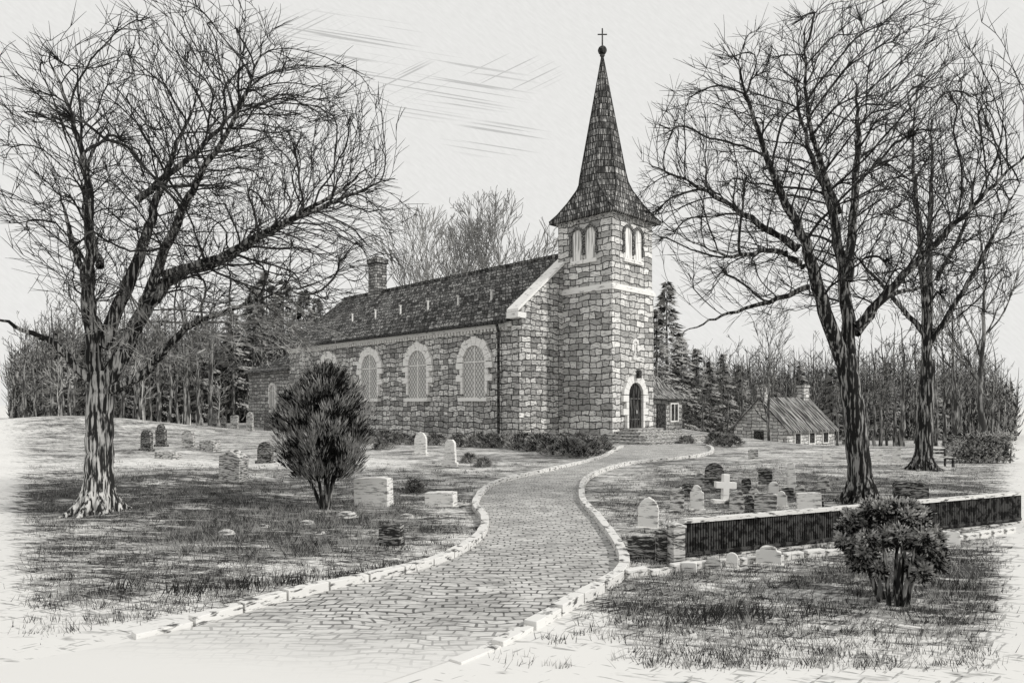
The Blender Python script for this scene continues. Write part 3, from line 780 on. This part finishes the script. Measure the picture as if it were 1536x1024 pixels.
# ------------------------------------------------------------------ headstones
def prism_y(mb,poly,d,z=0):
    mb.extrude(poly,lambda p:(p[0],-d/2,p[1]+z),lambda p:(p[0],d/2,p[1]+z))
def headstone(u,v,w,h,typ,mat,thick=None,yaw=0.3):
    x,y=G(u,v); s=y/F; w=w*s; h=h*s; mb=MB(); d=thick*s if thick else w*.28
    if typ=='round':
        P=[(-w/2,-.05),(w/2,-.05)]+[(w/2*cos(pi*i/12),h-w/2+w/2*sin(pi*i/12)) for i in range(13)]
    elif typ=='gothic':
        P=[(-w/2,-.05),(w/2,-.05),(w/2,h*.68),(w*.4,h*.82),(w*.22,h*.94),(0,h),(-w*.22,h*.94),(-w*.4,h*.82),(-w/2,h*.68)]
    elif typ=='shoulder':
        P=[(-w/2,-.05),(w/2,-.05),(w/2,h*.72),(w*.36,h*.76)]+[(w*.34*cos(pi*i/8),h*.78+h*.22*sin(pi*i/8)) for i in range(9)]+[(-w*.36,h*.76),(-w/2,h*.72)]
    elif typ=='taper':
        P=[(-w*.5,-.05),(w*.5,-.05),(w*.5,h*.15),(w*.38,h*.17),(w*.30,h*.88),(w*.15,h),(-w*.15,h),(-w*.30,h*.88),(-w*.38,h*.17),(-w*.5,h*.15)]; 
    elif typ=='cross':
        t=w*.15; P=[(-t,-.05),(t,-.05),(t,h*.5),(w/2,h*.5),(w/2,h*.5+2*t),(t,h*.5+2*t),(t,h),(-t,h),(-t,h*.5+2*t),(-w/2,h*.5+2*t),(-w/2,h*.5),(-t,h*.5)]; yaw=0
    elif typ=='pitched':
        P=[(-w/2,-.05),(w/2,-.05),(w/2,h*.78),(0,h),(-w/2,h*.78)]; d=w*.6
    else:
        P=[(-w/2,-.05),(w/2,-.05),(w/2,h*.96),(w*.3,h),(-w*.32,h*.98),(-w/2,h*.95)]
    if typ=='slab': d=w*.5
    if thick: d=thick*s
    prism_y(mb,P,d)
    if typ in('round','gothic','shoulder','cross') : mb.box(-w*.6,w*.6,-d*.8,d*.8,-.06,h*.10)
    nm='stone_cross' if typ=='cross' else 'headstone'
    kind={'round':'round-topped','gothic':'pointed','shoulder':'shouldered','taper':'tapering','cross':'cross-shaped','pitched':'gabled','slab':'low flat','rect':'rectangular'}[typ]
    tone={M_gpale:'pale',M_gmid:'grey',M_gdark:'dark',M_trim:'white'}[mat]
    r=random.Random(int(u*7+v)); 
    o=obj(nm,(mb,mat),loc=(x,y,terrain(x,y)),rz=-yaw+r.uniform(-.12,.12),label=f'{tone} {kind} gravestone standing in the churchyard grass',cat='gravestone',group='gravestones in the churchyard',bevel=.008)
    o.rotation_euler[1]=r.uniform(-.04,.04)
P,Mi,D=M_gpale,M_gmid,M_gdark
for a in [(220,678,20,32,'round',D),(242,670,18,34,'shoulder',D),(283,672,19,28,'gothic',Mi),(315,674,28,16,'slab',Mi),(280,640,13,20,'rect',P),(300,640,10,14,'round',Mi),
 (350,719,36,46,'pitched',Mi),(252,691,34,11,'slab',Mi),(398,691,24,32,'round',D),(375,650,12,28,'round',Mi),(352,648,14,20,'rect',Mi),(335,648,9,18,'gothic',D),(403,648,14,18,'rect',D),(322,645,9,22,'rect',D),
 (561,757,54,42,'rect',P,22),(631,682,19,35,'gothic',P),(675,699,25,40,'taper',P),(588,818,34,32,'rect',D,18),(662,757,44,20,'slab',P),
 (1071,738,28,44,'round',D),(1087,753,32,42,'cross',M_trim),(1015,769,20,40,'round',Mi),(1046,767,20,40,'shoulder',P),(1104,771,20,36,'round',Mi),(1148,769,32,30,'rect',Mi),
 (1214,768,34,30,'rect',P),(1188,739,16,46,'taper',P),(1148,726,20,24,'rect',D),(972,795,30,50,'gothic',P),(962,838,40,34,'rect',D),(1366,748,44,26,'rect',D,24),
 (1070,853,24,19,'round',Mi),(1098,850,17,22,'round',P),(1153,847,36,29,'shoulder',P),(1034,856,22,14,'slab',P),(1130,688,14,14,'rect',Mi),(1318,692,12,18,'round',P),(1345,692,11,20,'rect',P),(1425,818,26,22,'rect',P),(1240,690,12,12,'rect',P),
 (1330,770,16,20,'rect',P),(1182,747,16,16,'rect',D),(1050,730,16,22,'gothic',Mi),(1120,740,14,24,'round',D),(1130,754,14,24,'gothic',Mi),(1235,735,16,22,'round',Mi),
 (1172,760,16,24,'shoulder',P),(1200,748,14,22,'gothic',Mi),(1160,742,14,20,'round',P),(1030,745,13,20,'rect',D),(1228,765,15,22,'round',D),(1125,768,14,26,'shoulder',D)]:
    headstone(*a)
for u,v,w in ((340,800,30),(520,775,36),(700,760,26),(350,715,20),(480,800,20),(560,800,24),(395,790,22),(460,785,26),(610,775,24)):
    x,y=G(u,v); r=random.Random(u); mb=MB(); R=w/2*y/F; n=9;m=5
    vs=[]
    for j in range(m):
        t=j/(m-1)*pi/2
        for k in range(n): 
            q=R*cos(t)*r.uniform(.85,1.12)+.001; vs.append((cos(6.283*k/n)*q,sin(6.283*k/n)*q*.8,R*.6*sin(t)-.02))
    fs=[(j*n+k,j*n+(k+1)%n,(j+1)*n+(k+1)%n,(j+1)*n+k) for j in range(m-1) for k in range(n)]
    mb.add(vs,fs); obj('boulder',(mb,Mi,True),loc=(x,y,terrain(x,y)),label='small rounded pale boulder half sunk in grass',cat='rock',group='boulders on the lawn')

# ------------------------------------------------------------------ fence
A=G(1024,840); B=G(1530,784)
fe=bpy.data.objects.new('iron_fence',None); col.objects.link(fe); fe.location=(A[0],A[1],0)
ang=math.atan2(B[1]-A[1],B[0]-A[0]); fe.rotation_euler=(0,0,ang); LL=math.dist(A,B)
fe['label']='low dark iron picket fence with pale top rail'; fe['category']='fence'
mb=MB(); x=0.04
while x<LL:
    mb.box(x,x+.022,-.01,.01,.04,.50); mb.box(x+.022,x+.040,.05,.065,.04,.48); x+=.044
obj('pickets',(mb,M_black),parent=fe)
mb=MB(); mb.box(0,LL,-.03,.03,.06,.10); obj('rail',(mb,M_black),parent=fe)
mb=MB(); mb.box(0,LL,-.04,.075,.50,.55); obj('top_rail',(mb,M_kerb),parent=fe)
mb=MB(); mb.box(0,LL,-.05,.10,-.1,.03); obj('footing',(mb,M_gmid),parent=fe,bevel=.01)
for u,v,w,h,mat in ((992,842,13,48,M_gdark),(1014,844,20,60,M_gmid)):
    x,y=G(u,v); s=y/F; w*=s/2; h*=s; mb=MB()
    mb.box(-w,w,-w,w,-.05,h*.9); mb.box(-w*1.15,w*1.15,-w*1.15,w*1.15,h*.9,h*.96); mb.add([(-w,-w,h*.96),(w,-w,h*.96),(w,w,h*.96),(-w,w,h*.96),(0,0,h*1.03)],[(0,1,4),(1,2,4),(2,3,4),(3,0,4)])
    obj('gate_pillar',(mb,mat),loc=(x,y,0),rz=.3,label='short square stone gate pillar at the fence end',cat='gate pillar',group='gate pillars',bevel=.006)
E=[G(938,866),G(1040,852),G(1240,832),G(1420,812),G(1530,796)]
R=resample(catmull(E,10),.36); rr=random.Random(2)
for i,(a,b_) in enumerate(zip(R,R[1:])):
    l=math.dist(a,b_)-.04; mb=MB(); hh=.05+rr.uniform(0,.05); mb.box(0,l,-.05,.05,-.04,hh)
    obj('edging_stone',(mb,M_kerb),loc=(a[0],a[1],terrain(*a)),rz=math.atan2(b_[1]-a[1],b_[0]-a[0])+rr.uniform(-.06,.06),label='low pale edging block in a row before the fence',cat='edging stone',group='edging stones along the fence',bevel=.01)
x,y=G(1408,700); bn=bpy.data.objects.new('park_bench',None); col.objects.link(bn); bn.location=(x,y,0); bn.rotation_euler=(0,0,.2)
bn['label']='dark wooden bench on the grass beneath a tree'; bn['category']='bench'
mb=MB(); [mb.box(-.5,.5,-.2+k*.14,-.09+k*.14,.30,.34) for k in range(3)]; obj('seat',(mb,M_gmid),parent=bn)
mb=MB(); [mb.box(-.5,.5,.2,.23,.42+k*.1,.49+k*.1) for k in range(2)]; obj('backrest',(mb,M_gdark),parent=bn)
for sx in (-.42,.42):
    mb=MB(); mb.box(sx-.03,sx+.03,-.18,-.12,0,.3); mb.box(sx-.03,sx+.03,.16,.2,0,.6); mb.box(sx-.028,sx+.028,-.12,.16,.24,.29); obj('leg',(mb,M_black),parent=bn)
hd=bpy.data.objects.new('hedge',None); col.objects.link(hd); hx,hy=G(1470,694); hd.location=(hx,hy,0)
hd['label']='clipped dark hedge at the field edge'; hd['category']='hedge'
mb=MB(); r=random.Random(8)
for i in range(420):
    x=r.uniform(-1.1,1.1); y=r.uniform(-.3,.3); z=r.uniform(.1,1.0); blades(mb,(x,y,z),.1,22,.13,.03,r,(0,0,0),.3)
obj('foliage',(mb,M_fir),parent=hd)
mb=MB()
for i in range(10): x=-1.0+i*.23; mb.tube([(x,0,-.05),(x+.05,0,.6)],[.03,.02],5)
obj('stems',(mb,M_bark),parent=hd)

# ------------------------------------------------------------------ grass
mb=MB(); r=random.Random(12); cnt=0
while cnt<7600:
    Y=5.5+ (r.random()**1.4)*19; x=r.uniform(-.70,.70)*Y
    t=turf_and_shade(x,Y)
    if Y<8.2 and (abs(x-2.2)<.9 or abs(x+3.2)<1.0): t+=.2
    if r.random()>t*1.1+.012 or on_path(x,Y): continue
    cnt+=1; z=terrain(x,Y); n=r.randint(6,14); s=r.uniform(.03,.12); hh=r.uniform(.03,.10); sh=r.uniform(0,1)
    if math.hypot(x+3.7,(Y-12)*.8)<2.2: hh*=1.7; sh*=.7
    lean=r.uniform(-.6,.6)
    for k in range(n):
        bx=x+r.gauss(0,s); by=Y+r.gauss(0,s*.6); h=hh*r.uniform(.6,1.3); lx=(lean+r.uniform(-.6,.6))*h; w=.0038
        mb.add([(bx-w,by,z-.01),(bx+w,by,z-.01),(bx+lx,by+r.uniform(-.3,.3)*h,z+h)],[(0,1,2)],sh)
for tx,ty,tn in ((1.9,6.75,90),(2.35,6.85,110),(1.45,6.6,40),(-3.6,7.7,120),(-3.1,7.9,110),(-2.6,8.1,90),(-4.4,7.9,60),(5.1,7.9,60),(3.0,6.9,50),(-2.0,8.3,60),(-1.5,8.7,60)):
    for k in range(tn):
        bx=tx+r.gauss(0,.16); by=ty+r.gauss(0,.10); h=r.uniform(.07,.2); lx=r.uniform(-.5,.7)*h
        mb.add([(bx-.005,by,-.01),(bx+.005,by,-.01),(bx+lx,by,h)],[(0,1,2)],.9)
obj('grass',(mb,M_blade),kind='stuff',label='scattered tufts of rough grass on the churchyard lawn',cat='grass')

# ------------------------------------------------------------------ sky, sun, camera
w=bpy.data.worlds.new('World'); scene.world=w; w.use_nodes=True; nt=w.node_tree
bg=nt.nodes['Background']; bg.inputs['Strength'].default_value=1.0
sky=N(nt,'ShaderNodeTexSky'); sky.sky_type='NISHITA'; sky.sun_disc=False
sky.sun_elevation=radians(36); sky.sun_rotation=radians(115)
hs=N(nt,'ShaderNodeHueSaturation'); hs.inputs['Saturation'].default_value=0.0; hs.inputs['Value'].default_value=0.1
nt.links.new(sky.outputs[0],hs.inputs['Color'])
tc=N(nt,'ShaderNodeTexCoord'); sp=N(nt,'ShaderNodeSeparateXYZ'); nt.links.new(tc.outputs['Generated'],sp.inputs[0])
yy=mth(nt,'MAXIMUM',sp.outputs[1],0.05)
U=mth(nt,'DIVIDE',sp.outputs[0],yy); V=mth(nt,'DIVIDE',sp.outputs[2],yy)
cb=N(nt,'ShaderNodeCombineXYZ'); nt.links.new(U,cb.inputs[0]); nt.links.new(V,cb.inputs[1])
def strokes(rot,mask):
    n=noise(nt,cb.outputs[0],(4.5,330,1),0,.5,rz=rot)
    s=soft(nt,mth(nt,'SUBTRACT',0.35,n),14)
    acc=None
    for (u,v,a,b_) in mask:
        p=mth(nt,'DIVIDE',mth(nt,'SUBTRACT',U,u),a); q=mth(nt,'DIVIDE',mth(nt,'SUBTRACT',V,v),b_)
        d=mth(nt,'ADD',mth(nt,'MULTIPLY',p,p),mth(nt,'MULTIPLY',q,q)); e=mth(nt,'SUBTRACT',1.0,d)
        e=soft(nt,mth(nt,'SUBTRACT',e,.35),1.5)
        acc=e if acc is None else mth(nt,'MAXIMUM',acc,e)
    return mth(nt,'MULTIPLY',s,acc)
s1=strokes(0.16,[(-.27,.525,.15,.05),(-.13,.46,.18,.055),(-.02,.385,.09,.03)])
s2=strokes(-0.45,[(-.32,.53,.12,.05),(-.18,.47,.10,.04),(.0,.48,.08,.03)])
st=mth(nt,'MULTIPLY',mth(nt,'MAXIMUM',s1,s2),0.55)
pn=noise(nt,cb.outputs[0],(60,260,1),2,.6,rz=.7)
paper=mixc(nt,pn,(.77,.765,.745,1),(.91,.905,.885,1))
base=mixc(nt,0.06,paper,hs.outputs[0])
nt.links.new(mixc(nt,st,base,(.36,.36,.35,1)),bg.inputs['Color'])
sd=bpy.data.lights.new('sun','SUN'); sd.energy=2.3; sd.angle=radians(2.5); sd.color=(1,.98,.94)
so=bpy.data.objects.new('sun',sd); col.objects.link(so)
so.rotation_euler=Vector((0.80,-0.34,0.62)).to_track_quat('Z','Y').to_euler()
cam=bpy.data.cameras.new('camera'); cam.lens=1035/1536*36; cam.sensor_width=36; cam.shift_y=94/1536; cam.clip_end=3000
co=bpy.data.objects.new('camera',cam); col.objects.link(co); co.location=(0,0,H); co.rotation_euler=(pi/2,0,0)
scene.camera=co
scene.view_settings.view_transform='Standard'; scene.view_settings.look='None'; scene.view_settings.exposure=0
